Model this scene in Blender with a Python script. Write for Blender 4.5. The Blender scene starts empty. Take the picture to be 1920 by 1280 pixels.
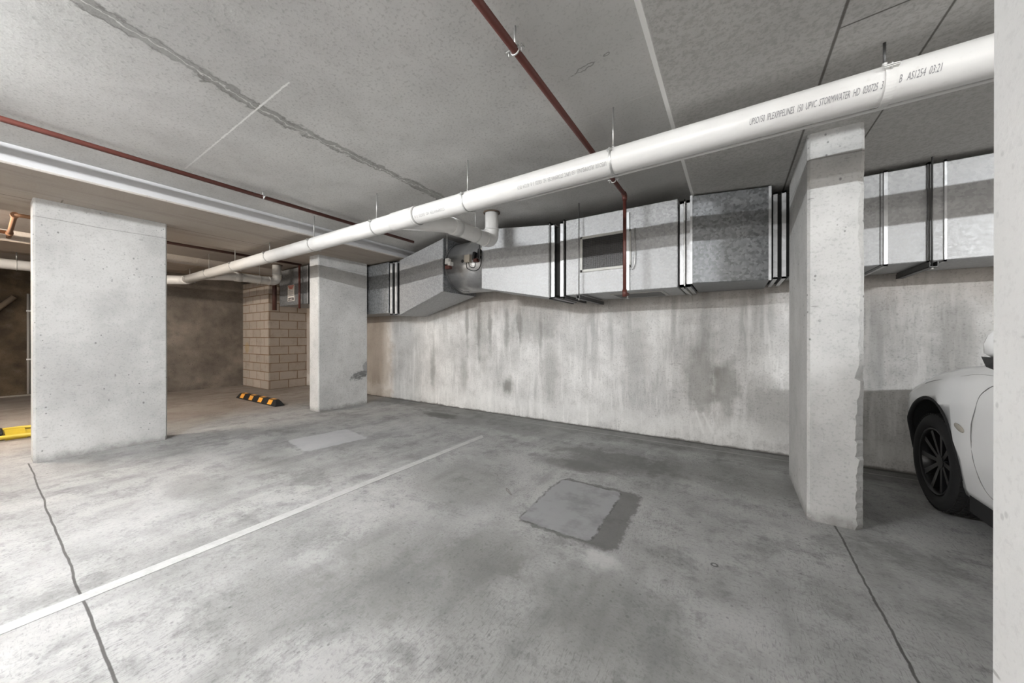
import bpy, bmesh, math, random
from mathutils import Vector, Matrix
random.seed(7)
PI = math.pi
C = bpy.context.scene.collection

# ------------------------------------------------------------------ camera
FPX, YAW, PITCH, CX, CY = 646.9, .5771, -.0014, 952.7, 633.5
cam = bpy.data.objects.new('camera', bpy.data.cameras.new('camera')); C.objects.link(cam)
cam.data.sensor_width = 36; cam.data.lens = FPX/1920*36
cam.data.shift_x = (960-CX)/1920; cam.data.shift_y = (CY-640)/1920
cam.data.clip_start = .02
cam.location = (0, 0, 1.2)
cam.rotation_euler = (PI/2+PITCH, 0, YAW)
bpy.context.scene.camera = cam
# ------------------------------------------------------------------ world, exposure, lamps' strength
w = bpy.data.worlds.new('world'); bpy.context.scene.world = w; w.use_nodes = True
w.node_tree.nodes['Background'].inputs[0].default_value = (1, .93, .85, 1)
w.node_tree.nodes['Background'].inputs[1].default_value = .38
vs = bpy.context.scene.view_settings
vs.view_transform = 'Standard'; vs.look = 'None'; vs.gamma = 1; vs.use_curve_mapping = False
vs.exposure = 2.52
TUBE_MAIN, TUBE_BACK, TUBE_LEFT = 240.0, 52.0, 190.0

SLAB, SOFFIT, WALLY = 2.686, 2.534, 4.487

# ------------------------------------------------------------------ node helper
class N:
    """tiny wrapper: arithmetic on shader sockets"""
    def __init__(s, t, k): s.t, s.k = t, k
    def _m(s, op, *a, clamp=False):
        n = s.t.nodes.new('ShaderNodeMath'); n.operation = op; n.use_clamp = clamp
        for i, v in enumerate((s,)+a):
            if isinstance(v, N): s.t.links.new(v.k, n.inputs[i])
            else: n.inputs[i].default_value = v
        return N(s.t, n.outputs[0])
    def __add__(s, o): return s._m('ADD', o)
    def __sub__(s, o): return s._m('SUBTRACT', o)
    def __mul__(s, o): return s._m('MULTIPLY', o)
    __radd__ = __add__; __rmul__ = __mul__
    def inv(s): return s._m('MULTIPLY', -1)._m('ADD', 1)
    def neg(s): return s._m('MULTIPLY', -1)
    def abs(s): return s._m('ABSOLUTE')
    def max(s, o): return s._m('MAXIMUM', o)
    def min(s, o): return s._m('MINIMUM', o)
    def pow(s, o): return s._m('POWER', o)
    def sqrt(s): return s._m('SQRT')
    def step(s, a, b, lo=0., hi=1.):
        n = s.t.nodes.new('ShaderNodeMapRange'); n.interpolation_type = 'SMOOTHSTEP'
        s.t.links.new(s.k, n.inputs[0])
        if a > b: a, b, lo, hi = b, a, hi, lo
        for i, v in zip((1, 2, 3, 4), (a, b, lo, hi)): n.inputs[i].default_value = v
        return N(s.t, n.outputs[0])

class Mat:
    def __init__(s, name):
        s.m = bpy.data.materials.new(name); s.m.use_nodes = True; s.t = s.m.node_tree
        s.b = s.t.nodes['Principled BSDF']
        g = s.t.nodes.new('ShaderNodeNewGeometry'); s.P = g.outputs['Position']
        x = s.t.nodes.new('ShaderNodeSeparateXYZ'); s.t.links.new(s.P, x.inputs[0])
        s.x, s.y, s.z = (N(s.t, o) for o in x.outputs)
    def vec(s, sc=(1, 1, 1), off=(0, 0, 0), src=None, rot=0):
        n = s.t.nodes.new('ShaderNodeMapping'); s.t.links.new(src or s.P, n.inputs[0])
        n.inputs['Scale'].default_value = sc; n.inputs['Location'].default_value = off; n.inputs['Rotation'].default_value = (0, 0, rot)
        return n.outputs[0]
    def noise(s, scale=1, detail=4, rough=.55, sc=(1, 1, 1), off=(0, 0, 0), rot=0, dist=0):
        n = s.t.nodes.new('ShaderNodeTexNoise'); s.t.links.new(s.vec(sc, off, rot=rot), n.inputs['Vector'])
        n.inputs['Scale'].default_value = scale; n.inputs['Detail'].default_value = detail
        n.inputs['Roughness'].default_value = rough; n.inputs['Distortion'].default_value = dist
        return N(s.t, n.outputs[0])
    def voro(s, scale=1, sc=(1, 1, 1), feature='F1', out='Distance', rnd=1, off=(0, 0, 0)):
        n = s.t.nodes.new('ShaderNodeTexVoronoi'); n.feature = feature; s.t.links.new(s.vec(sc, off), n.inputs['Vector'])
        n.inputs['Scale'].default_value = scale; n.inputs['Randomness'].default_value = rnd
        return N(s.t, n.outputs[out])
    def mix(s, a, b, f, mode='MIX'):
        n = s.t.nodes.new('ShaderNodeMix'); n.data_type = 'RGBA'; n.blend_type = mode; n.clamp_result = False
        for i, v in ((6, a), (7, b), (0, f)):
            if isinstance(v, N): s.t.links.new(v.k, n.inputs[i])
            elif isinstance(v, (int, float)): n.inputs[i].default_value = v if i == 0 else (v, v, v, 1)
            elif isinstance(v, tuple): n.inputs[i].default_value = (*v[:3], 1)
            else: s.t.links.new(v, n.inputs[i])
        return n.outputs[2]
    def col(s, c):
        if isinstance(c, tuple): s.b.inputs['Base Color'].default_value = (*c[:3], 1)
        else: s.t.links.new(c, s.b.inputs['Base Color'])
    def rough(s, r):
        if isinstance(r, N): s.t.links.new(r.k, s.b.inputs['Roughness'])
        else: s.b.inputs['Roughness'].default_value = r
    def bump(s, h, strength=.3, dist=.01):
        n = s.t.nodes.new('ShaderNodeBump'); n.inputs['Strength'].default_value = strength; n.inputs['Distance'].default_value = dist
        s.t.links.new(h.k, n.inputs['Height']); s.t.links.new(n.outputs[0], s.b.inputs['Normal'])
    def segd(s, u, v, p, q):
        """distance to segment p-q in the plane of the two coordinates u,v"""
        (ax, ay), (bx, by) = p, q; dx, dy = bx-ax, by-ay; L2 = dx*dx+dy*dy
        h = ((u-ax)*(dx/L2)+(v-ay)*(dy/L2))._m('ADD', 0, clamp=True)
        return (((u-ax)-h*dx).pow(2)+((v-ay)-h*dy).pow(2)).sqrt()
    def ell(s, u, v, cx, cy, rx, ry):
        return ((((u-cx)*(1/rx)).abs().pow(2))+(((v-cy)*(1/ry)).abs().pow(2))).sqrt()

def plain(name, c, rough=.6, metal=0., var=.0, scale=8, coat=0):
    k = Mat(name)
    if var:
        n = k.noise(scale, 4); k.col(k.mix(tuple(v*(1-var) for v in c), tuple(min(1, v*(1+var)) for v in c), n))
    else: k.col(c)
    k.rough(rough); k.b.inputs['Metallic'].default_value = metal
    if coat: k.b.inputs['Coat Weight'].default_value = coat
    return k.m

def concrete(name, c, grain=.26, streak=0., pits=.5, warm=None, blotch=.18, bumps=.25, lines=None):
    k = Mat(name)
    big = k.noise(1.1, 3, .6); mid = k.noise(6, 4, .65, off=(3, 1, 7)); fine = k.noise(60, 2, .7)
    c2 = tuple(v*(1-blotch*1.6) for v in c); c1 = tuple(min(1, v*(1+blotch*.5)) for v in c)
    col = k.mix(c2, c1, big.step(.3, .72)); col = k.mix(col, .0, mid.step(.45, .72)*blotch*.8)
    col = k.mix(col, 1., mid.step(.5, .2)*.035)
    col = k.mix(col, 0., fine.step(.50, .72)*grain)
    if streak:
        st = k.noise(1, 3, .6, sc=(5.5, 5.5, .55)); s2 = k.noise(1, 3, .6, sc=(14, 14, .8), off=(5, 2, 0)); br = k.noise(.9, 2, .5, off=(9, 4, 2))
        f = st.step(.5, .68)*br.step(.35, .62)*streak
        col = k.mix(col, tuple(v*.45 for v in c), f); col = k.mix(col, tuple(v*.6 for v in c), s2.step(.55, .75)*streak*.45)
    v = k.voro(22, sc=(1, 1, .8)); pn = k.noise(3, 3, off=(2, 2, 2)); v2 = k.voro(8, sc=(1, 1, .7), off=(5, 5, 5))
    pit = (v.step(.17, .08)*pn.step(.47, .58)).max(v2.step(.085, .04)*pn.step(.6, .5))*pits
    col = k.mix(col, tuple(x*.25 for x in c), pit)
    return k, col, fine, pit, mid

# ------------------------------------------------------------------ concrete of columns
def col_mat(name, c, **kw):
    k, col, fine, pit, mid = concrete(name, c, **kw)
    grime = k.noise(9, 5, .7)
    base = (k.z+grime*.16).step(.17, .06)
    col = k.mix(col, (.10, .09, .08), base*.6)
    # horizontal pour joint and dragged dashes
    ln = ((k.z+k.noise(2, 3)*.03)-2.375).abs().step(.006, .001)*.5
    col = k.mix(col, (.12, .11, .10), ln)
    d = k.voro(5, sc=(1, 1, 4), off=(1, 4, 2)).step(.13, .05)*k.noise(2.2, 2, off=(7, 7, 1)).step(.52, .6)*.55
    col = k.mix(col, (.16, .155, .15), d)
    k.col(col); k.rough(.86); k.bump(fine*.5+mid*.5, .3, .006)
    return k, col
kc, _ = col_mat('column_concrete', (.52, .52, .51), grain=.18, blotch=.14, pits=.8); M_COL = kc.m
kp, _ = col_mat('pillar_concrete_pale', (.72, .72, .71), blotch=.05, pits=.3, grain=.08); M_PALE = kp.m
# far column with a black scuff
ks, colr = col_mat('column_concrete_scuffed', (.60, .60, .59), blotch=.14, pits=.5)
nz = ks.noise(14, 5, .7, sc=(1, 1, 1)); ns2 = ks.noise(7, 2, .5, sc=(1, 1, 5))
m = (ks.ell(ks.y, ks.z-(ks.y-3.6)*.28, 3.72, .50, .18, .085)+(nz-.5)*1.5).step(1.05, .7)
m2 = (ks.ell(ks.y, ks.z, 3.83, .66, .07, .12)+(nz-.5)*2).step(1.0, .6)*.6
ks.col(ks.mix(colr, (.05, .05, .05), (m*ns2.step(.3, .5)).max(m2)*.75)); M_SCUFF = ks.m

# ------------------------------------------------------------------ back wall
k, col, fine, pit, mid = concrete('wall_concrete', (.65, .645, .63), streak=.55, pits=.4, blotch=.17)
nn = k.noise(5, 4, .65); st2 = k.noise(1, 4, .65, sc=(12, 12, 1.3), off=(3, 3, 3))
fs = k.noise(1, 3, .7, sc=(26, 26, 2.2), off=(2, 6, 3)); col = k.mix(col, (.24, .235, .22), fs.step(.52, .70)*k.noise(1.6, 3, off=(5, 5, 5)).step(.42, .6)*.28)
col = k.mix(col, (.80, .79, .77), st2.step(.48, .36)*.35)
for (x, z, rx, rz, a) in ((-3.75, 1.35, .05, .5, .6), (-3.5, 1.3, .06, .6, .6), (-3.28, 1.4, .05, .5, .6), (-2.95, 1.35, .05, .45, .55), (-2.72, 1.4, .05, .35, .6), (-2.35, 1.2, .04, .4, .5), (-2.95, .44, .13, .16, .8), (-4.55, .62, .09, .5, .55), (-3.45, 1.2, .22, .75, .35), (-2.45, 1.35, .5, .28, .45), (-1.03, 1.05, .2, .7, .35),
                          (-.3, .78, .2, .62, .6), (-.05, .62, .18, .42, .6), (-3.8, .6, .1, .35, .4), (-2.2, .7, .16, .6, .35), (.35, .5, .35, .4, .4), (1.1, 1.2, .22, .6, .35), (1.55, 1.1, .16, .7, .45)):
    col = k.mix(col, (.17, .165, .15), (k.ell(k.x, k.z, x, z, rx, rz)+(nn-.5)*1.5+(st2-.5)*1.6).step(1.15, .25)*a)
# trowel arcs
tr = k.noise(2.5, 2, .5, off=(4, 0, 1)); arc = k.noise(1, 3, .6, sc=(16, 16, 38), dist=1.5)
col = k.mix(col, (.2, .19, .18), arc.step(.56, .68)*tr.step(.5, .68)*.4)
# brown tone at the far left end and at the head of the wall
col = k.mix(col, (.30, .24, .185), (k.x+(nn-.5)*.7).step(-5.55, -5.85)*.6)
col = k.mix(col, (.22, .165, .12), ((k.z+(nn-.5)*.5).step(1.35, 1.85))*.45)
# dirt and efflorescence at the foot
col = k.mix(col, (.72, .72, .70), ((k.z+(nn-.5)*.5-.17).abs()).step(.16, .02)*.35)
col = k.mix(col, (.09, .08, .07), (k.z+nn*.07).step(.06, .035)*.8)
for a, b in (((-.35, .35), (-.28, .12)), ((-.28, .34), (-.19, .14))):
    col = k.mix(col, (.75, .75, .73), (k.segd(k.x, k.z, a, b)+(nn-.5)*.03).step(.02, .004)*.5)
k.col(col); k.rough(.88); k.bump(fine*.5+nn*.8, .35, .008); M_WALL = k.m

# dark rough wall of the far end
k, col, fine, pit, mid = concrete('dark_wall_concrete', (.25, .215, .18), pits=.8, blotch=.3)
k.col(col); k.rough(.9); k.bump(fine+mid, .5, .01); M_DARK = k.m

# ------------------------------------------------------------------ floor
k, col, fine, pit, mid = concrete('floor_concrete', (.395, .392, .385), pits=.6, blotch=.16)
X, Y = k.x, k.y
n1 = k.noise(1.0, 4, .68, off=(3, 8, 0)); n2 = k.noise(3.2, 4, .7, off=(1, 3, 0)); n3 = k.noise(11, 4, .75)
sw = k.noise(1, 3, .65, sc=(3.2, .7, 1), rot=.35)           # tyre-dragged grime
col = k.mix(col, (.14, .14, .137), sw.step(.50, .68)*.42)
col = k.mix(col, (.15, .15, .147), (n2.step(.48, .66)*n1.step(.40, .60))*.6)
col = k.mix(col, (.16, .16, .158), (n3.step(.5, .64)*n2.step(.42, .56))*.5)
fn = k.noise(45, 3, .8); col = k.mix(col, (.13, .13, .128), fn.step(.52, .66)*n2.step(.40, .58)*.45)
col = k.mix(col, (.46, .46, .455), (n3.step(.46, .30)*n2.step(.55, .4))*.35)
col = k.mix(col, (.45, .45, .445), (n1.step(.48, .30))*.28)
# broom marks
br = k.noise(1, 3, .6, sc=(150, 22, 1), rot=.5); br2 = k.noise(1, 3, .6, sc=(20, 130, 1), rot=.15)
bm = k.noise(1.3, 3, .6, off=(6, 1, 0))
col = k.mix(col, (.12, .12, .118), br.step(.54, .66)*bm.step(.45, .58)*.5)
col = k.mix(col, (.14, .14, .137), br2.step(.56, .68)*bm.step(.52, .38)*.32)
sp = k.voro(9, rnd=1, off=(2, 5, 0)).step(.075, .02)*n2.step(.45, .6)
col = k.mix(col, (.05, .05, .045), sp*.7)
# big darker damp areas
for (x, y, rx, ry, a) in ((-1.15, 1.55, .28, .3, .35), (-1.45, 1.0, .3, .25, .35), (-1.75, .75, .3, .2, .3), (-1.05, 3.40, .62, .42, .75), (-1.3, 3.05, .4, .16, .6), (-3.8, 3.92, .42, .17, .95), (-.1, 3.5, .8, .35, .4), (-2.6, 3.9, 1.3, .28, .4),
                          (-1.9, 2.2, .5, .4, .3), (-1.35, 1.3, .6, .35, .35), (-.5, 1.5, .5, .25, .25), (-.3, 1.0, .5, .6, .25), (-3.55, .95, .5, .18, .3), (-3.9, 1.6, .55, .2, .25), (-5.3, .55, .4, .25, .3)):
    col = k.mix(col, (.105, .103, .097), (k.ell(X, Y, x, y, rx, ry)+(n2-.5)*2.4+(n3-.5)*1.0).step(1.15, .45)*a)
# strip along the foot of the wall, a lighter drain edge in it
col = k.mix(col, (.12, .12, .112), (Y+(n2-.5)*.35).step(3.98, 4.2)*.55*X.step(-6.2, -5.4))
col = k.mix(col, (.40, .39, .37), ((Y+(n3-.5)*.03-X*.02)-4.28).abs().step(.018, .004)*X.step(-3.5, -1.5)*.6)
col = k.mix(col, (.36, .36, .35), ((Y+(n3-.5)*.03)-4.02).abs().step(.012, .003)*X.step(-.9, -.3)*.5)
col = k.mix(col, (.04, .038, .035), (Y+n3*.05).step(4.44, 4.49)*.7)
# warm lamplight of the far bay put into the floor colour as brown
col = k.mix(col, (.25, .175, .12), (X+(n2-.5)*1.6).step(-5.9, -7.2)*.45)
# repaired patches
wob = (n3-.5)*.05+(n2-.5)*.05
def rrect(cx, cy, hx, hy, ang=0):
    c_, s_ = math.cos(ang), math.sin(ang)
    u = (X-cx)*c_+(Y-cy)*s_; v = (Y-cy)*c_-(X-cx)*s_
    a = (u.abs()-hx).max(0); b = (v.abs()-hy).max(0)
    return (a.pow(2)+b.pow(2)).sqrt()
d = rrect(-.955, 2.33, .20, .335, .02)+wob; dr = rrect(-.88, 2.33, .245, .345, .02)+wob*2.6
col = k.mix(col, (.115, .113, .108), dr.step(.085, .06)*.85)
col = k.mix(col, (.29, .29, .295), d.step(.055, .035))
col = k.mix(col, (.17, .17, .172), (d.step(.055, .035)*n2.step(.45, .65))*.6)
col = k.mix(col, (.07, .068, .065), (d-.05).abs().step(.012, .003)*n3.step(.42, .6)*.8)
col = k.mix(col, (.62, .62, .61), (k.ell(X, Y, -.62, 1.83, .13, .10)+(n2-.5)*1.6+(n3-.5)).step(1.1, .3)*.5)
d = rrect(-4.0, 2.25, .24, .28, -.15)+wob*1.4
col = k.mix(col, (.46, .46, .47), d.step(.08, .05)*.75)
# construction joints
jw = k.noise(2.3, 3); jn = k.noise(18, 2)
j1 = ((Y+(jw-.5)*.03)-.262).abs().step(.0065, .003)*X.step(-5.66, -5.60)
j2 = ((X+(jw-.5)*.025)-.545-(jn-.5)*.012).abs().step(.007, .003)*(Y-3.0).step(.0, -.02)
col = k.mix(col, (.045, .043, .04), (j1*.9).max(j2*.85))
# small drilled spot
sd = k.ell(X, Y, -.08, 2.12, .014, .014)
col = k.mix(col, (.05, .05, .05), (sd-1).abs().step(.5, .15)*.8)
cr = k.segd(X, Y, (-1.9, 2.62), (-1.42, 2.22))+(n2-.5)*.12
col = k.mix(col, (.11, .09, .08), cr.abs().step(.008, .002)*.6)
k.col(col); k.rough(n2.step(.3, .7, .62, .82)); k.bump(fine*.4+n3*.5, .35, .006); M_FLOOR = k.m

# ------------------------------------------------------------------ ceiling
k, col, fine, pit, mid = concrete('ceiling_concrete', (.60, .595, .58), pits=.14, blotch=.09)
X, Y, Z = k.x, k.y, k.z
n2 = k.noise(2.4, 4, .68, off=(2, 9, 4)); n3 = k.noise(9, 3, .7, off=(1, 1, 1)); n4 = k.noise(30, 3, .75)
under = Z.step(SLAB-.03, SLAB-.05).inv()
# rougher greyer concrete from the red pipe on to the band beam
col = k.mix(col, (.44, .43, .41), (X+(n2-.5)*.5).step(-1.15, -.75)*.5*X.step(2.2, 1.4))
col = k.mix(col, (.34, .33, .31), (X+(n2-.5)*.1).step(-.34, -.28)*n4.step(.42, .62)*.5)
# brown board-marked soffit of the left beam and beyond
col = k.mix(col, (.33, .27, .215), (X).step(-4.60, -4.70)*Z.step(SOFFIT+.02, SOFFIT+.005)*.75)
col = k.mix(col, (.25, .19, .14), (X+(n2-.5)*.4).step(-6.3, -6.6)*.65)
col = k.mix(col, (.5, .5, .49), (Z-(SOFFIT+.012)).step(0, .01)*(X+4.654).abs().step(.02, .012)*.7)
bd = k.noise(1, 4, .65, sc=(7, .8, 3), off=(1, 1, 1))
col = k.mix(col, (.18, .15, .12), bd.step(.52, .7)*.30*X.step(-4.6, -4.7))
col = k.mix(col, (.42, .42, .43), (X+4.652).abs().step(.006, .003)*Z.step(SOFFIT+.01, SOFFIT+.02)*.85)  # beam face colour lowered to offset the strong light of the near batten
# wet grey smear running along the slab with a white thread in it
path = X+2.60+(Y-1.6).pow(2)*.0+(Y-1.3).step(0, -1.3)*-.22+(n3-.5)*.16
thk = k.noise(1.8, 2, off=(8, 8, 8)); bw = (thk-.5)*.13+(n4-.5)*.05
smear = (path.abs()+bw).step(.068, .05)*(Y-3.1).step(.1, -.1)*(Y+.4).step(-.3, .4)
col = k.mix(col, (.25, .245, .23), smear*(n2.step(.3,.65,.45,.8)))
col = k.mix(col, (.66, .655, .64), (path+(thk-.5)*.08).abs().step(.008, .002)*smear*.8)
col = k.mix(col, (.17, .165, .155), (path.abs()+bw-.045).abs().step(.010, .002)*smear*n3.step(.4, .55)*.6)
# white filler line across it
wl = k.segd(X, Y, (-2.17, .99), (-4.05, .996))+(n4-.5)*.016
col = k.mix(col, (.85, .85, .83), wl.step(.0075, .003)*X.step(-4.1, -3.0, .45, 1.))
# chalk line through the hanger fixings
col = k.mix(col, (.6, .59, .57), (Y-2.236).abs().step(.005, .002)*n3.step(.4, .55)*X.step(-.3, -.4)*.55)
# dark formwork seams of the soffits
seam = (X-.382).abs().step(.009, .003).max((X-.737).abs().step(.007, .002)).max(((X+5.70).abs().step(.010, .003))*Y.step(4.4, 1.0, 1, 1))
seam = seam*Z.step(SOFFIT+.02, SOFFIT+.005)
seam = seam.max(((Y-2.03+(X-.4)*.1).abs().step(.006, .002))*(X-.38).step(0, .01)*X.step(1.6, .8))
seam = seam.max((k.segd(X, Y, (-.86, 1.86), (-.55, 1.80))+(n3-.5)*.08).abs().step(.006, .001)*.7)
seam = seam.max((Y-(.45)).abs().step(.008, .003)*X.step(-5.4, -5.5)*(X+6.5).step(0, .1)*.8)
col = k.mix(col, (.06, .05, .042), seam*.8)
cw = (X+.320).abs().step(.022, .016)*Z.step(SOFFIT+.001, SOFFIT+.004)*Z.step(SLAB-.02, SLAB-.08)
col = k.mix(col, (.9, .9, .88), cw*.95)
rr = (k.ell(X, Y, -.9, 3.4, 1.3, .8)+(n2-.5)*1.2).step(1.1, .5)
col = k.mix(col, (.2, .19, .17), rr*.3)  # shade on the slab above the duct, painted as a darker ellipse
k.col(col); k.rough(.9); k.bump(fine*.4+n3*.4, .2, .005); M_CEIL = k.m

# ------------------------------------------------------------------ block pier
k = Mat('concrete_block_masonry')
cmb = k.t.nodes.new('ShaderNodeCombineXYZ'); hx = k.x-k.y
k.t.links.new(hx.k, cmb.inputs[0]); k.t.links.new(k.z.k, cmb.inputs[1])
bt = k.t.nodes.new('ShaderNodeTexBrick'); k.t.links.new(cmb.outputs[0], bt.inputs[0])
bt.inputs['Scale'].default_value = 1; bt.inputs['Brick Width'].default_value = .4; bt.inputs['Row Height'].default_value = .2
bt.inputs['Mortar Size'].default_value = .011; bt.inputs['Mortar Smooth'].default_value = .3; bt.inputs['Bias'].default_value = 0
bt.inputs['Color1'].default_value = (.46, .40, .345, 1); bt.inputs['Color2'].default_value = (.38, .33, .28, 1); bt.inputs['Mortar'].default_value = (.24, .16, .10, 1)
n = k.noise(7, 5, .7); mo = N(k.t, bt.outputs['Fac'])
col = k.mix(bt.outputs['Color'], (.2, .15, .11), n.step(.48, .75)*.45)
col = k.mix(col, (.50, .33, .1), k.ell(k.x, k.z, -10.1, .95, .13, .14).step(1.1, .8)*.35)
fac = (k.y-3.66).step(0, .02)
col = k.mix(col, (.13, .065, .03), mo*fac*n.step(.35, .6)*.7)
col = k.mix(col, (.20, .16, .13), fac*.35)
k.col(col); k.rough(.9); k.bump(mo*-1.0+n*.3, .6, .012); M_BLOCK = k.m

# ------------------------------------------------------------------ metals, plastics, paint
def galv(name, c, metal, scale, r0, r1, cv=.22):
    k = Mat(name)
    v = k.voro(scale, out='Color'); f = k.noise(scale*1.5, 3, .7); g = k.noise(2, 4, .6)
    c0 = tuple(x*(1-cv) for x in c)
    sep = k.t.nodes.new('ShaderNodeSeparateXYZ'); k.t.links.new(v.k, sep.inputs[0]); vv = N(k.t, sep.outputs[0])
    k.col(k.mix(k.mix(c0, c, vv), tuple(x*.75 for x in c), (f.step(.5, .8)*.35).max(g.step(.55, .8)*.4)))
    k.b.inputs['Metallic'].default_value = metal
    k.rough((vv*(r1-r0)*.6+f*(r1-r0)*.4)+r0); k.bump(vv*.3+f*.7, .12, .002)
    return k.m
M_GALV = galv('galvanised_sheet', (.45, .455, .46), .45, 60, .40, .70, .34)
M_GALV_SHADED = galv('galvanised_sheet_shaded', (.30, .31, .32), .55, 50, .34, .6, .45)  # darker copy of the sheet, shade of turned and far faces in its colour
M_GALVC = galv('galvanised_damper_casing', (.40, .40, .40), .75, 30, .26, .36, .15)
M_FLANGE = galv('galvanised_flange', (.62, .63, .64), .5, 25, .3, .45, .2)
M_DUCTGAP = plain('black_flexible_duct_joint', (.012, .012, .012), .8)
M_STEEL = plain('zinc_plated_steel', (.55, .55, .54), .4, .85, .2, 30)
M_STEELD = plain('dark_steel_strut', (.12, .12, .12), .5, .7, .3, 20)
M_BLACK = plain('black_plastic', (.015, .015, .016), .45)
M_RED = plain('red_oxide_pipe_paint', (.090, .024, .017), .5, 0, .3, 14)
M_REDB = plain('brown_red_pipe_paint', (.06, .022, .016), .55, 0, .3, 14)
M_RUST = plain('rusty_brown_pipe', (.22, .11, .055), .7, 0, .4, 18)
M_WHITE = plain('white_plastic', (.75, .75, .73), .4)
M_INK = plain('grey_pipe_ink', (.20, .20, .21), .6)
M_INKF = plain('faint_pipe_ink', (.30, .30, .30), .6)
k = Mat('white_upvc_pipe'); n = k.noise(3, 4, .6, sc=(.6, 1, 1)); n5 = k.noise(40, 3)
k.col(k.mix(k.mix((.68, .675, .66), (.60, .59, .575), n.step(.45, .75)), (.5, .48, .45), n5.step(.62, .8)*.3)); k.rough(.28); M_PVC = k.m
k = Mat('white_line_paint'); n = k.noise(9, 5, .7); f = k.noise(70, 3, .7)
k.col(k.mix(k.mix((.48, .48, .475), (.39, .39, .385), n.step(.4, .7)), (.3, .3, .29), f.step(.58, .72)*.5)); k.rough(.75); M_PAINT = k.m
M_CARW = plain('white_car_paint', (.92, .93, .94), .25, 0, 0, coat=.6)
M_RUBBER = plain('tyre_rubber', (.007, .007, .0075), .85, 0, .3, 20)
M_RIM = plain('dark_alloy', (.012, .012, .013), .3, .4)
M_LINER = plain('dark_grey_liner', (.010, .010, .011), .8)
M_GLASS = plain('tinted_glass', (.01, .012, .013), .06)
M_LAMP = plain('smoked_lamp_lens', (.42, .39, .34), .25)
M_YEL = plain('yellow_reflective_panel', (.85, .38, .05), .4, 0, .15, 40)
M_YPNT = plain('yellow_paint', (.52, .38, .03), .5, 0, .15, 12)
M_SIGN = plain('sign_white', (.62, .59, .55), .5); M_SIGNR = plain('sign_red', (.5, .09, .05), .5); M_SIGNK = plain('sign_black', (.02, .02, .02), .5)
def emit(name, c, s):
    k = Mat(name); k.col((0, 0, 0)); k.b.inputs['Emission Color'].default_value = (*c, 1); k.b.inputs['Emission Strength'].default_value = s; return k.m
M_TUBE = emit('lit_tube_cool_white', (.965, .985, 1), TUBE_MAIN)
M_TUBER = emit('lit_tube_car_bay', (.965, .985, 1), TUBE_MAIN*1.35)
M_TUBEFILL = emit('fill_tube_between_rows', (.985, .99, 1), 95.0)
M_TUBEB = emit('lit_tube_rear_row', (1, .95, .88), TUBE_BACK)
M_TUBEL = emit('lit_tube_warm', (1, .90, .79), TUBE_LEFT)

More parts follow.
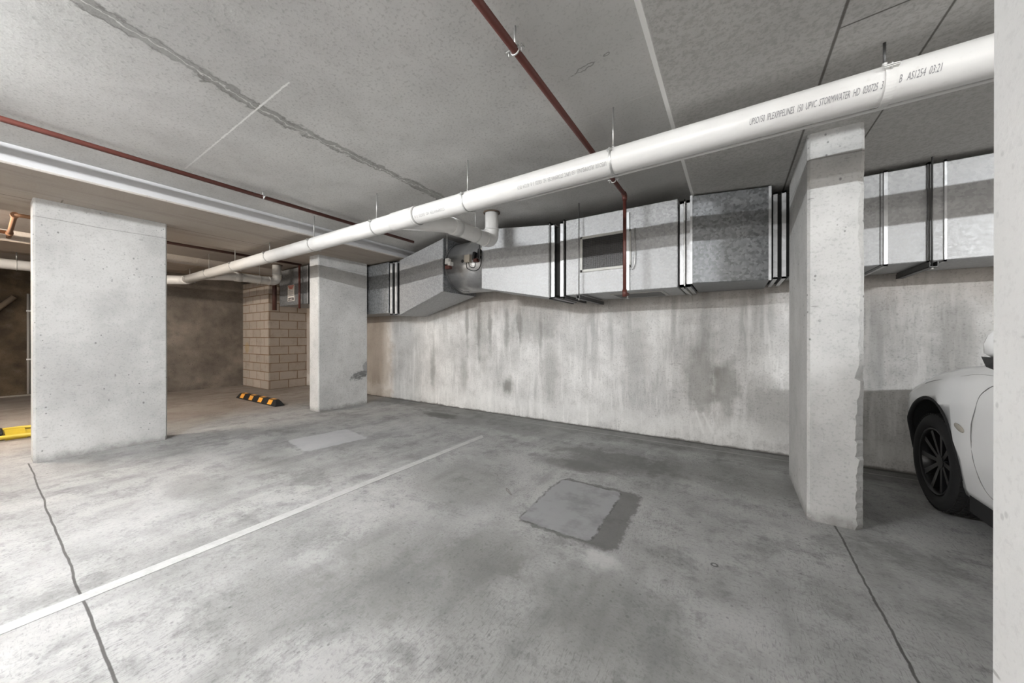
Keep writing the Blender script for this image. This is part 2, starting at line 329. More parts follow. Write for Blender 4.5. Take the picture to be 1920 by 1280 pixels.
# ------------------------------------------------------------------ mesh builder
class MB:
    def __init__(s): s.v, s.f, s.sm = [], [], []
    def add(s, vs, fs, smooth=False):
        o = len(s.v); s.v += [Vector(p) for p in vs]; s.f += [tuple(i+o for i in f) for f in fs]; s.sm += [smooth]*len(fs); return s
    def box(s, x0, x1, y0, y1, z0, z1):
        return s.hexa([(x0, y0, z0), (x1, y0, z0), (x1, y1, z0), (x0, y1, z0), (x0, y0, z1), (x1, y0, z1), (x1, y1, z1), (x0, y1, z1)])
    def hexa(s, p):
        return s.add(p, [(0, 3, 2, 1), (4, 5, 6, 7), (0, 1, 5, 4), (1, 2, 6, 5), (2, 3, 7, 6), (3, 0, 4, 7)])
    def tube(s, pts, r, n=16, cap=True, closed=False, inner=None):
        pts = [Vector(p) for p in pts]; m = len(pts); rs = r if isinstance(r, (list, tuple)) else [r]*m
        rings = []; prev = None
        for i, p in enumerate(pts):
            if closed: t = (pts[(i+1) % m]-pts[i-1]).normalized()
            else:
                a = pts[max(i-1, 0)]; b = pts[min(i+1, m-1)]; t = (b-a)
                if 0 < i < m-1: t = (pts[i]-a).normalized()+(b-pts[i]).normalized()
                t = t.normalized() if t.length > 1e-9 else Vector((0, 0, 1))
            if prev is None:
                u = Vector((0, 0, 1)).cross(t)
                if u.length < .1: u = Vector((1, 0, 0)).cross(t)
            else: u = prev-t*prev.dot(t)
            u.normalize(); prev = u; v = t.cross(u)
            sc = 1.0
            if 0 < i < m-1 and not closed:
                ca = (pts[i]-pts[i-1]).normalized().dot((pts[i+1]-pts[i]).normalized()); sc = 1/max(.5, math.sqrt((1+ca)/2))
            rings.append([p+(u*math.cos(2*PI*j/n)+v*math.sin(2*PI*j/n))*rs[i]*(1 if sc < 1.02 else sc**.5) for j in range(n)])
        vs = [q for R in rings for q in R]; fs = []
        for i in range(m if closed else m-1):
            for j in range(n):
                a = i*n+j; b = i*n+(j+1) % n; c = ((i+1) % m)*n+(j+1) % n; d = ((i+1) % m)*n+j
                fs.append((a, b, c, d))
        s.add(vs, fs, n > 4)
        if cap and not closed:
            o = len(s.v)-len(vs)
            s.f += [tuple(o+j for j in reversed(range(n))), tuple(o+(m-1)*n+j for j in range(n))]; s.sm += [False, False]
        return s
    def loft(s, rings, smooth=True, cap=True):
        n = len(rings[0]); vs = [q for R in rings for q in R]; fs = []
        for i in range(len(rings)-1):
            for j in range(n):
                fs.append((i*n+j, i*n+(j+1) % n, (i+1)*n+(j+1) % n, (i+1)*n+j))
        s.add(vs, fs, smooth)
        if cap:
            o = len(s.v)-len(vs)
            s.f += [tuple(o+j for j in reversed(range(n))), tuple(o+(len(rings)-1)*n+j for j in range(n))]; s.sm += [False, False]
        return s
    def build(s, name, mat, parent=None, loc=None):
        if parent is not None: o0 = worg(parent)
        else:
            xs = [p.x for p in s.v]; ys = [p.y for p in s.v]; zs = [p.z for p in s.v]
            o0 = Vector(loc) if loc else Vector(((min(xs)+max(xs))/2, (min(ys)+max(ys))/2, min(zs)))
        me = bpy.data.meshes.new(name); me.from_pydata([p-o0 for p in s.v], [], s.f)
        me.polygons.foreach_set('use_smooth', s.sm); me.materials.append(mat)
        bm = bmesh.new(); bm.from_mesh(me); bmesh.ops.recalc_face_normals(bm, faces=bm.faces); bm.to_mesh(me); bm.free()
        o = bpy.data.objects.new(name, me); C.objects.link(o)
        if parent is not None: o.parent = parent
        else: o.location = o0
        return o
def worg(o):
    v = Vector((0, 0, 0))
    while o: v = v+o.location; o = o.parent
    return v
def thing(name, label, cat, loc, group=None):
    o = bpy.data.objects.new(name, None); o.empty_display_size = .1; C.objects.link(o); o.location = loc
    return tag(o, label, cat, group)
def tag(o, label, cat, group=None):
    o['label'] = label; o['category'] = cat
    if group: o['group'] = group
    return o
def struct(o): o['kind'] = 'structure'; return o
def bevel(o, w_, seg=2):
    b = o.modifiers.new('bevel', 'BEVEL'); b.width = w_; b.segments = seg; b.limit_method = 'ANGLE'; return o
def rounded(pts, r, n=6):
    """polyline with its corners rounded"""
    P = [Vector(p) for p in pts]; out = [P[0]]
    for i in range(1, len(P)-1):
        a, b, c = P[i-1], P[i], P[i+1]; d1 = (a-b).normalized(); d2 = (c-b).normalized()
        rr = min(r, (a-b).length*.49, (c-b).length*.49)
        for q in range(n+1):
            t = q/n; out.append((b+d1*rr)*(1-t)**2+b*2*t*(1-t)+(b+d2*rr)*t*t)
    return out+[P[-1]]
def ring(c, R, r, axis='x', n=32, m=8):
    pts = []
    for i in range(n):
        a = 2*PI*i/n; u, v = math.cos(a)*R, math.sin(a)*R
        pts.append({'x': (c[0], c[1]+u, c[2]+v), 'y': (c[0]+u, c[1], c[2]+v), 'z': (c[0]+u, c[1]+v, c[2])}[axis])
    return MB().tube(pts, r, m, closed=True)

# ================================================================== SETTING
def grid_plane(x0, x1, y0, y1, z0, z1): return MB().box(x0, x1, y0, y1, z0, z1)
struct(grid_plane(-13, 8, -9, 5.0, -.2, 0).build('floor', M_FLOOR))
# ceiling: one profile in X,Z carried along Y
prof = [(-13, SLAB), (-9.65, SLAB), (-9.62, SOFFIT), (-8.42, SOFFIT), (-8.39, SLAB), (-6.42, SLAB), (-6.40, SOFFIT+.01), (-6.39, SOFFIT), (-4.668, SOFFIT), (-4.654, SOFFIT+.014), (-4.650, SLAB),
        (-.336, SLAB), (-.335, SOFFIT+.026), (-.305, SOFFIT), (1.60, SOFFIT), (1.63, SLAB), (8, SLAB)]
ring_ = [(x, z) for x, z in prof]+[(8, 2.95), (-13, 2.95)]
cb = MB(); cb.loft([[(x, -9, z) for x, z in ring_], [(x, 5.0, z) for x, z in ring_]], smooth=False)
struct(cb.build('ceiling', M_CEIL))
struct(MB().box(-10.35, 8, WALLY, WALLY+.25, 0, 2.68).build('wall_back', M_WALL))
struct(MB().box(-10.6, -10.35, 1.25, WALLY+.25, 0, 2.68).build('wall_left', M_DARK))
k, col, fine, pit, mid = concrete('brown_wall_concrete', (.12, .085, .05), pits=.3, blotch=.4); k.col(col); k.rough(.9)
struct(MB().box(-12.45, -12.2, -9, 1.25, 0, 2.68).build('wall_far_left', k.m))
struct(MB().box(-12.45, -10.35, 1.25, 1.45, 0, 2.68).build('wall_return', k.m))
kb = MB().tube([(-12.17, -3, .015), (-12.17, 1.24, .015)], .02, 6); struct(kb.build('trim_1', plain('pale_kerb', (.45, .41, .36), .8)))

# block pier in the corner
tag(MB().box(-10.34, -8.935, 3.64, WALLY-.002, 0, 2.53).build('block_pier', M_BLOCK), 'brownish concrete block pier with rusty mortar in the far corner', 'pier')

# ------------------------------------------------------------------ columns
def column(name, x0, x1, y0, y1, mat, label, cat='column', chip=None, top=SOFFIT, wonk=0):
    """chamfered concrete column; chip = index of the broken arris (0 x0y0, 1 x1y0, 2 x1y1, 3 x0y1)"""
    rings = []; nz = 150 if chip is not None else 40; rnd = random.Random(len(label))
    cc = .03; vals = []
    for i in range(nz+1):
        z = top*i/nz; ch = [.014]*4
        if chip is not None:
            cc = max(.010, min(.034, cc+rnd.uniform(-.008, .008)))
            if rnd.random() < .06: cc = rnd.uniform(.03, .045)
            f = 1 if z < 2.2 else .5
            ch[chip] = .012+cc*f*(.9 if z < 1.0 else .6)
        if z < .04: ch = [c+.01*rnd.random() for c in ch]
        a, b, c, d = ch
        rings.append([(x0+a, y0, z), (x1-b, y0, z), (x1, y0+b, z), (x1, y1-c, z), (x1-c, y1, z), (x0+d, y1, z), (x0, y1-d, z), (x0, y0+a, z)])
    mb = MB().loft(rings, smooth=False)
    o = mb.build(name, mat)
    return tag(o, label, cat)
column('concrete_column', -5.855, -5.578, .285, 1.215, M_COL, 'wide pale concrete column at left beside the yellow barrier')
column('concrete_column', -5.853, -5.575, 2.98, 3.87, M_SCUFF, 'far concrete column with black scuff marks near its foot')
column('concrete_column', .412, .683, 2.98, 3.865, M_COL, 'pitted concrete column with a chipped edge beside the white car', chip=1)
column('concrete_column', .479, .75, .29, 1.228, M_PALE, 'smooth pale concrete column filling the right edge of the view')

# ------------------------------------------------------------------ painted line
tag(MB().hexa([(-2.515, -3, 0.0005), (-2.445, -3, 0.0005), (-2.508, 3.31, .0005), (-2.582, 3.38, .0005), (-2.515, -3, .003), (-2.445, -3, .003), (-2.508, 3.31, .003), (-2.582, 3.38, .003)]).build('bay_line', M_PAINT),
    'white painted bay line across the concrete floor', 'floor marking')

# ================================================================== STORMWATER PIPE
PY, PZ, PR = 2.24, 2.338, .08
pipe = thing('stormwater_pipe', 'large white plastic stormwater pipe with grey print hung under the ceiling', 'pipe', (-3, PY, PZ))
MB().tube([(4.2, PY, PZ), (1, PY, PZ), (-1, PY, PZ), (-3, PY, PZ), (-6, PY, PZ), (-9.02, PY, PZ)], PR, 48).build('pipe_run', M_PVC, pipe)
for x0, x1 in ((-2.80, -2.455), ):
    b = MB().tube([(x0, PY, PZ), (x0+.01, PY, PZ), (x1-.01, PY, PZ), (x1, PY, PZ)], [.083, .0865, .0865, .083], 48)
    b.tube([(x1-.03, PY, PZ), (x1-.005, PY, PZ)], .0895, 48); b.build('coupling', M_PVC, pipe)
    ring((x1+.002, PY, PZ), .0835, .003).build('rubber_seal', plain('grey_seal', (.35, .35, .34), .6), pipe)
b = MB().tube(rounded([(-8.95, PY, PZ), (-9.1, PY, PZ), (-9.41, 1.97, PZ), (-9.41, 1.75, PZ)], .1), .087, 32); b.build('bend', M_PVC, pipe)
MB().tube([(-9.41, 1.8, PZ), (-9.42, -3, PZ)], PR, 32).build('pipe_run', M_PVC, pipe)
def branch(xs, yend, xm, r=.08):
    p = rounded([(xm, PY, PZ), (xs, PY+(xs-xm if xs > xm else xm-xs), PZ), (xs, yend, PZ), (xs, yend, SLAB-.003)], .1, 8)
    b = MB().tube(p, r, 36)
    o = b.build('branch_pipe', M_PVC, pipe)
    for p0, p1 in (((xs, yend-.16, PZ), (xs, yend-.13, PZ)), ((xs, yend, PZ+.13), (xs, yend, PZ+.15)), ((xs, PY+abs(xs-xm)+.05, PZ), (xs, PY+abs(xs-xm)+.16, PZ))):
        MB().tube([p0, p1], r+.006, 36).build('socket', M_PVC, o)
    ring((xs, yend, SLAB-.008), r+.012, .008, 'z').build('ceiling_collar', plain('brown_mastic', (.1, .07, .05), .8), o)
branch(-2.40, 3.33, -2.74); branch(-7.80, 3.33, -8.12)

def pipe_text(txt, x0, x1, h, ang, mat, flip=False, shear=.25):
    cu = bpy.data.curves.new('t', 'FONT'); cu.body = txt; cu.shear = shear; cu.resolution_u = 2
    to = bpy.data.objects.new('t', cu); C.objects.link(to)
    dg = bpy.context.evaluated_depsgraph_get(); dg.update()
    me = bpy.data.meshes.new_from_object(to.evaluated_get(dg)); bpy.data.objects.remove(to)
    bm = bmesh.new(); bm.from_mesh(me); bmesh.ops.subdivide_edges(bm, edges=[e for e in bm.edges if e.calc_length() > .12], cuts=4, use_grid_fill=False); bmesh.ops.triangulate(bm, faces=bm.faces); bm.to_mesh(me); bm.free()
    xs = [v.co.x for v in me.vertices]; ys = [v.co.y for v in me.vertices]
    a, b_ = min(xs), max(xs); sy = h/.72
    vs = []
    for v in me.vertices:
        u = (v.co.x-a)/(b_-a); t = (v.co.y-.35)*sy
        if flip: u = 1-u; t = -t
        x = x0+(x1-x0)*u; th = ang+t/PR
        R = PR+.0010
        vs.append((x, PY-R*math.cos(th), PZ+R*math.sin(th)))
    mb = MB(); mb.add(vs, [tuple(p.vertices) for p in me.polygons]); o = mb.build('printed_marking', mat, pipe)
    return o
T = 'UPSO150  IPLEXPIPELINES  150  UPVC  STORMWATER  HD  030725  3'
pipe_text(T, .072, .553, .031, math.radians(-22), M_INK)
pipe_text('B   AS1254  03:21', .60, .722, .031, math.radians(-18), M_INK)
pipe_text(T+'  B  AS1254  03:21', -1.33, -.672, .026, math.radians(-28), M_INKF, flip=True)
pipe_text('STORMWATER  HD  030725  3  B', -2.43, -2.06, .026, math.radians(-30), M_INKF, flip=True)
# thin conduit running behind the lower edge
tag(MB().tube([(4.2, 2.315, 2.2775), (-1.45, 2.315, 2.2775)], .0085, 10).build('conduit', M_PVC), 'thin white conduit running behind the lower edge of the big pipe', 'conduit')

hl = {0.575: 'beside the chipped column', -.648: 'above the red pipe drop', -1.862: 'above the side branch', -3.073: 'first one left of the coupling',
      -4.285: 'near the lit beam face', -5.46: 'above the scuffed column', -6.66: 'just past the left beam', -7.80: 'second from the far bend', -8.82: 'at the far bend'}
for x, wh in hl.items():
    top = SOFFIT if (-6.39 < x < -4.66 or x > -.3 or x < -8.45) else SLAB
    t = thing('pipe_hanger', 'zinc rod and clamp holding the big white pipe '+wh, 'hanger', (x, PY, PZ), 'hangers along the white pipe')
    wide = .016 if x > 0 else .006
    MB().tube([(x, PY, PZ+PR+.012), (x, PY, top-.001)], .0055, 8).build('rod', M_STEELD if x > 0 else M_STEEL, t)
    b = MB()
    rr = [[(x+dx, PY+(PR+dr)*math.cos(a), PZ+(PR+dr)*math.sin(a)) for dx, dr in ((-wide, .0005), (wide, .0005), (wide, .004), (-wide, .004))] for a in [2*PI*i/40 for i in range(41)]]
    b.loft(rr, smooth=False, cap=False)
    for a in (math.radians(155), math.radians(-40)):
        cy, cz = PY+(PR+.012)*math.cos(a), PZ+(PR+.012)*math.sin(a)
        b.box(x-.008-wide, x+.008+wide, cy-.012, cy+.012, cz-.002, cz+.002)
        b.box(x-.008-wide, x+.008+wide, cy-.012, cy+.012, cz-.008, cz-.005)
    b.build('clamp', M_PVC if x > 0 else M_STEEL, t)
    a = math.radians(155); cy, cz = PY+(PR+.014)*math.cos(a), PZ+(PR+.014)*math.sin(a)
    MB().tube([(x, cy, cz-.016), (x, cy, cz+.014)], .0035, 8).tube([(x, cy, cz+.004), (x, cy, cz+.009)], .007, 6).build('bolt', M_STEEL, t)
    MB().tube([(x, PY, PZ+PR+.004), (x, PY, PZ+PR+.022)], .009, 6).build('nut', M_PVC if x > 0 else M_STEEL, t)
for (x, y, lab) in ((-2.40, 3.02, 'zinc rod and wire clip holding the side branch above the round damper'), (-7.80, 3.02, 'zinc rod and clip holding the far side branch near the block pier')):
    t = thing('branch_hanger', lab, 'hanger', (x, y, PZ))
    MB().tube([(x-.0, y, PZ+.085), (x, y, SLAB-.001)], .0045, 8).build('rod', M_STEEL, t)
    ring((x, y, PZ), .084, .0035, 'y').build('clip', M_STEEL, t)
    MB().tube([(x-.05, y-.01, PZ-.075), (x-.062, y-.02, PZ-.10)], .004, 6).build('bolt', M_STEEL, t)

# ================================================================== RED SPRINKLER PIPES
rp = thing('sprinkler_pipe', 'red oxide sprinkler pipe crossing the ceiling and dropping in front of the duct grille', 'pipe', (-.875, 1, 2.575))
MB().tube(rounded([(-.872, -4, 2.572), (-.872, 3.37, 2.572), (-.872, 3.395, 2.545)], .02, 3), .0185, 16).build('pipe_run', M_RED, rp)
MB().tube([(-.872, 3.395, 2.55), (-.872, 3.395, 1.60)], .0165, 16).build('pipe_drop', M_RED, rp)
MB().tube(rounded([(-.872, 3.35, 2.572), (-.872, 3.395, 2.572), (-.872, 3.395, 2.52)], .03, 5), .023, 14).build('elbow', M_RED, rp)
MB().tube([(-.872, 3.395, 1.66), (-.872, 3.395, 1.592)], .022, 12).tube([(-.872, 3.395, 1.625), (-.872, 3.50, 1.625)], .018, 12).build('bottom_tee', M_RED, rp)
b = MB().tube([(-.872, 3.50, 1.64), (-.872, 3.50, 1.585)], .008, 8).tube([(-.872, 3.50, 1.585), (-.872, 3.50, 1.582)], .018, 12)
b.build('sprinkler_head', M_STEEL, rp)
for x, y0, y1, z, r, mt, lab in ((-4.0, -4, 3.55, 2.626, .0195, M_RED, 'red oxide sprinkler pipe running alongside the lit beam face at left'),
                                 (-6.98, .36, 3.4, 2.60, .021, M_REDB, 'dark red-brown pipe under the ceiling beyond the left beam')):
    tag(MB().tube([(x, y0, z), (x, y1, z)], r, 14).build('sprinkler_pipe', mt), lab, 'pipe')
def clampset(x, y, z, r, top, lab, name='sprinkler_clamp'):
    t = thing(name, lab, 'clamp', (x, y, z))
    MB().tube([(x, y, z+r), (x, y, top-.001)], .0055, 8).build('rod', M_STEEL, t)
    ring((x, y, z), r+.004, .0045, 'y', 24, 6).build('band', M_STEEL, t)
    for s in (-1, 1):
        MB().box(x+s*(r+.002)-.014+s*.012, x+s*(r+.002)+.014+s*.012, y-.010, y+.010, z-.003, z+.003).build('clamp_ear', M_STEEL, t)
        MB().tube([(x+s*(r+.016), y, z-.02), (x+s*(r+.016), y, z+.016)], .0035, 6).build('bolt', M_STEEL, t)
clampset(-.872, 1.40, 2.572, .0185, SLAB, 'zinc clamp and rod holding the near red pipe to the ceiling')
clampset(-.872, 3.02, 2.572, .0185, SLAB, 'zinc clamp on the red pipe just behind the big white pipe')
clampset(-4.0, 1.58, 2.626, .0195, SLAB, 'small zinc clamp on the left red pipe near the beam')
tag(MB().tube([(-7.36, 3.555, 1.79), (-7.36, 3.555, 2.675)], .021, 12).build('riser_pipe', M_RED), 'dark red vertical pipe beside the warning sign on the far duct', 'pipe')
tag(MB().tube([(-8.44, 3.555, 1.80), (-8.44, 3.555, 2.675)], .042, 14).build('riser_pipe', M_REDB), 'thick dark red vertical pipe at the end of the far duct', 'pipe')

# ================================================================== DUCT
duct = thing('ventilation_duct', 'long galvanised ventilation duct hung along the back wall', 'duct', (-1, 4, 1.7))
def section(p, mat, name='duct_section', edge=True, skip=()):
    """p: front-bottom-left, front-bottom-right, back-bottom-right, back-bottom-left, then the same four on top"""
    o = MB().hexa(p).build(name, mat, duct); bevel(o, .006, 1)
    return o
def rect(x0, x1, y0, y1, z0, z1): return [(x0, y0, z0), (x1, y0, z0), (x1, y1, z0), (x0, y1, z0), (x0, y0, z1), (x1, y0, z1), (x1, y1, z1), (x0, y1, z1)]
def frame_x(x, y0, y1, z0, z1, w_, proud, mat=M_FLANGE, name='flange'):
    """flange: four angle bars round the duct at x"""
    b = MB(); a0, a1 = y0-proud, y1+min(proud, .01); c0, c1 = z0-proud, z1+proud
    b.box(x-w_/2, x+w_/2, a0, a0+proud+.004, c0, c1); b.box(x-w_/2, x+w_/2, a1-.01, a1, c0, c1)
    b.box(x-w_/2, x+w_/2, a0, a1, c0, c0+proud+.004); b.box(x-w_/2, x+w_/2, a0, a1, c1-proud-.004, c1)
    return b.build(name, mat, duct)
section(rect(-8.36, -6.95, 3.62, 4.3, 1.885, 2.655), M_GALV_SHADED)
for x in (-7.15, -7.02): frame_x(x, 3.62, 4.3, 1.885, 2.655, .03, .012)
MB().box(-7.12, -7.05, 3.60, 3.622, 1.87, 2.66).build('joint', M_DUCTGAP, duct)
section([(-6.95, 3.92, 1.62), (-5.03, 3.90, 1.625), (-5.03, 4.42, 1.625), (-6.95, 4.42, 1.62), (-6.95, 3.92, 2.50), (-5.03, 3.90, 2.515), (-5.03, 4.42, 2.515), (-6.95, 4.42, 2.50)], M_GALV_SHADED)
section(rect(-5.03, -4.68, 3.93, 4.40, 1.62, 2.49), M_DUCTGAP, 'flexible_joint')
frame_x(-4.93, 3.90, 4.42, 1.61, 2.48, .05, .02); frame_x(-4.80, 3.89, 4.42, 1.60, 2.48, .05, .015)
section([(-4.68, 3.85, 1.573), (-3.45, 3.60, 1.856), (-3.45, 4.34, 1.856), (-4.68, 4.43, 1.573), (-4.68, 3.85, 2.49), (-3.45, 3.60, 2.605), (-3.45, 4.34, 2.605), (-4.68, 4.43, 2.49)], M_GALV, 'tapered_duct_section')
MB().hexa([(-3.452, 3.597, 1.852), (-3.436, 3.597, 1.852), (-3.436, 4.34, 1.852), (-3.452, 4.34, 1.852), (-3.452, 3.597, 2.61), (-3.436, 3.597, 2.61), (-3.436, 4.34, 2.61), (-3.452, 4.34, 2.61)]).build('end_plate', M_GALV_SHADED, duct)
CYL = (3.985, 2.225, .365)
cyl = MB().tube([(-3.44, CYL[0], CYL[1]), (-2.75, CYL[0], CYL[1])], CYL[2], 72).build('round_damper', M_GALVC, duct)
b = ring((-3.40, CYL[0], CYL[1]), CYL[2]+.004, .006, 'x', 60, 6); b.build('casing_rim', M_STEELD, cyl)
# damper fittings, placed by angle round the casing (0 = towards the camera side, up positive)
def on_cyl(x, deg, off=0):
    a = math.radians(deg); R = CYL[2]+off
    return Vector((x, CYL[0]-R*math.cos(a), CYL[1]+R*math.sin(a)))
def fit_box(x, deg, hx, hh, dep, mat, name, par):
    a = math.radians(deg); nrm = Vector((0, -math.cos(a), math.sin(a))); tv = Vector((0, math.sin(a), math.cos(a))); ux = Vector((1, 0, 0)); c = on_cyl(x, deg)
    p = [c+ux*sx*hx+tv*sz*hh+nrm*(d) for sz in (-1, 1) for sx, d in ((-1, dep), (1, dep), (1, -.01), (-1, -.01))]
    o = MB().hexa(p).build(name, mat, par); bevel(o, .004, 2); return o
M_CREAM = plain('cream_plastic', (.55, .50, .42), .5)
fit_box(-2.985, 5, .045, .05, .055, M_CREAM, 'junction_box', cyl)
fit_box(-2.875, 8, .018, .055, .05, M_BLACK, 'relay', cyl)
fit_box(-2.84, -1, .03, .022, .06, M_RED, 'actuator', cyl)
fit_box(-2.80, 12, .016, .06, .05, M_BLACK, 'relay', cyl)
fit_box(-3.35, 6, .035, .04, .05, M_WHITE, 'junction_box', cyl)
fit_box(-3.34, -6, .04, .025, .055, M_RED, 'actuator', cyl)
fit_box(-3.29, 0, .022, .025, .07, M_WHITE, 'valve', cyl)
fit_box(-3.40, 5, .014, .05, .05, M_BLACK, 'relay', cyl)
fit_box(-2.775, 22, .03, .09, .006, plain('cream_label', (.6, .57, .5), .6), 'label_tag', cyl)
b = MB(); c = on_cyl(-3.10, 3); b.tube([c, c+Vector((0, -.006, 0))], .022, 16); b.build('port_hole', M_BLACK, cyl)
def cable(pts, r, mat, name='cable', par=cyl):
    MB().tube(rounded(pts, .08, 6), r, 6).build(name, mat, par)
P_ = on_cyl
cable([P_(-3.0, -3, .04), P_(-3.0, -13, .05), P_(-2.90, -21, .04), P_(-2.79, -18, .04), P_(-2.74, -5, .05), P_(-2.745, 15, .05)], .006, M_BLACK)
cable([P_(-2.96, -3, .04), P_(-2.94, -12, .05), P_(-2.86, -15, .05), P_(-2.83, -6, .06)], .005, M_BLACK)
cable([P_(-3.40, 30, .01), P_(-3.42, 12, .02), P_(-3.42, -20, .015), P_(-3.38, -50, .015), P_(-3.30, -66, .015), P_(-3.2, -75, .012)], .004, M_STEELD)
MB().tube([(-3.36, 3.59, 2.36), (-3.36, 3.59, SLAB-.01)], .0035, 6).build('tie_wire', M_STEEL, cyl)
MB().tube([(-2.77, 3.57, 2.20), (-2.77, 3.57, 2.44)], .008, 8).build('control_lever', M_STEELD, cyl)
section([(-2.76, 3.60, 1.842), (-1.826, 3.70, 1.672), (-1.826, 4.40, 1.672), (-2.76, 4.34, 1.842), (-2.76, 3.60, 2.615), (-1.826, 3.70, 2.54), (-1.826, 4.40, 2.54), (-2.76, 4.34, 2.615)], M_GALV, 'tapered_duct_section')
section(rect(-1.826, -1.62, 3.76, 4.38, 1.70, 2.51), M_DUCTGAP, 'flexible_joint')
for x in (-1.815, -1.635): frame_x(x, 3.70, 4.40, 1.665, 2.55, .012, .014, M_STEELD)
for x in (-1.785, -1.665): frame_x(x, 3.72, 4.40, 1.675, 2.53, .045, .012)
section(rect(-1.615, -.447, 3.70, 4.40, 1.686, 2.547), M_GALV)
section(rect(-.447, -.327, 3.77, 4.38, 1.72, 2.49), M_DUCTGAP, 'flexible_joint')
for x in (-.415, -.358): frame_x(x, 3.75, 4.40, 1.71, 2.50, .035, .022)
frame_x(-.387, 3.72, 4.40, 1.69, 2.505, .008, .022, M_STEEL)
A5 = [(-.325, 3.63), (.272, 3.77), (.272, 4.42), (-.325, 4.42)]
section([(*p, 1.705) for p in A5]+[(*p, 2.520) for p in A5], M_GALV_SHADED, 'angled_duct_section')
for (x, y) in ((-.325, 3.63), (.272, 3.77)):
    MB().box(x-.010, x+.010, y-.004, y+.02, 1.702, 2.522).build('corner_trim', M_FLANGE, duct)
section(rect(.272, .42, 3.88, 4.40, 1.74, 2.47), M_DUCTGAP, 'flexible_joint')
for x in (.315, .375): frame_x(x, 3.86, 4.42, 1.73, 2.47, .03, .012)
section(rect(.42, 3.6, 3.872, 4.43, 1.768, 2.492), M_GALV)
frame_x(1.0, 3.872, 4.43, 1.768, 2.492, .022, .010); frame_x(1.305, 3.872, 4.43, 1.768, 2.492, .012, .010); frame_x(.972, 3.872, 4.43, 1.768, 2.492, .006, .004, M_STEELD)
frame_x(1.225, 3.872, 4.43, 1.768, 2.492, .018, .012, M_STEELD)
# grille
g0, g1, gz0, gz1, gy = -1.437, -.885, 1.930, 2.325, 3.70
gr = MB(); tk = .028
for a in ((g0, g1, gz0, gz0+tk), (g0, g1, gz1-tk, gz1), (g0, g0+tk, gz0, gz1), (g1-tk, g1, gz0, gz1)): gr.box(a[0], a[1], gy-.014, gy+.0, a[2], a[3])
grl = gr.build('vent_grille', plain('grille_frame_paint', (.5, .5, .47), .5), duct); bevel(grl, .003, 1)
MB().box(g0+tk-.002, g1-tk+.002, gy-.003, gy-.0005, gz0+tk-.002, gz1-tk+.002).build('grille_backing', M_BLACK, grl)
ms = MB(); nxx, nzz = 24, 18
for i in range(1, nxx): x = g0+tk+(g1-g0-2*tk)*i/nxx; ms.box(x-.0018, x+.0018, gy-.009, gy-.004, gz0+tk, gz1-tk)
for i in range(1, nzz): z = gz0+tk+(gz1-gz0-2*tk)*i/nzz; ms.box(g0+tk, g1-tk, gy-.012, gy-.007, z-.0018, z+.0018)
ms.build('grille_mesh', plain('grille_bars', (.06, .058, .055), .5, .3), grl)
MB().box(-.935, -.90, gy-.02, gy, 1.69, 2.50).build('access_rail', M_FLANGE, duct)
cable([(-.845, 3.69, 2.33), (-.84, 3.685, 2.1), (-.845, 3.68, 1.96), (-.87, 3.68, 1.90), (-.90, 3.68, 1.93)], .005, M_STEEL, 'loop_cable', duct)
# under-side grille
b = MB(); b.box(-1.15, -.60, 3.86, 4.25, 1.676, 1.687); ug = b.build('vent_grille', plain('underside_grille', (.42, .42, .4), .5), duct)
b = MB().box(-1.12, -.63, 3.885, 4.225, 1.674, 1.677); b.build('grille_backing', M_BLACK, ug)

# duct hangers
for x, y, zb, top, lab in ((-1.425, 3.625, 1.655, SLAB, 'thin threaded rod and strut carrying the duct left of the grille'), (1.232, 3.842, 1.745, SOFFIT, 'thin threaded rod and strut carrying the duct above the car')):
    t = thing('duct_hanger', lab, 'hanger', (x, y, zb))
    MB().tube([(x, y, zb-.02), (x, y, top-.001)], .0055, 8).build('rod', M_STEELD, t)
    b = MB(); b.box(x-.021, x+.021, y-.03, 4.44, zb-.028, zb-.024); b.box(x-.021, x-.018, y-.03, 4.44, zb-.028, zb+.012); b.box(x+.018, x+.021, y-.03, 4.44, zb-.028, zb+.012)
    b.build('strut_channel', M_STEELD, t)
    MB().tube([(x, y, zb-.042), (x, y, zb-.026)], .009, 6).build('nut', M_STEEL, t)

# warning sign on the far duct
sg = thing('warning_sign', 'small white warning sign with red heading and black block on the far duct', 'sign', (-7.68, 3.61, 2.0))
x0, x1, z0, z1, y = -7.965, -7.69, 1.97, 2.31, 3.612
MB().box(x0, x1, y-.004, y+.004, z0, z1).build('sign_panel', M_SIGN, sg)
b = MB()
for i, (wd, zz) in enumerate(((.24, 2.29), (.2, 2.262), (.14, 2.235))): b.box((x0+x1)/2-wd/2, (x0+x1)/2+wd/2, y-.006, y-.004, zz-.010, zz+.008)
b.build('red_heading', M_SIGNR, sg)
b = MB(); rnd = random.Random(3)
for r_ in range(5):
    xx = x0+.03; zz = 2.20-r_*.022
    while xx < x1-.05:
        wl_ = rnd.uniform(.012, .035); b.box(xx, xx+wl_, y-.006, y-.004, zz-.004, zz+.004); xx += wl_+.008
b.build('small_print', M_INK, sg)
b = MB().box(x0+.02, x1-.02, y-.006, y-.004, 1.985, 2.04); b.box(x0+.02, x1-.02, y-.006, y-.004, 2.075, 2.088); b.build('black_block', M_SIGNK, sg)
MB().box(x0+.09, x1-.06, y-.008, y-.006, 2.0, 2.02).tube([(x0+.045, y-.006, 2.015), (x0+.045, y-.008, 2.015)], .014, 12).build('white_pictogram', M_SIGN, sg)

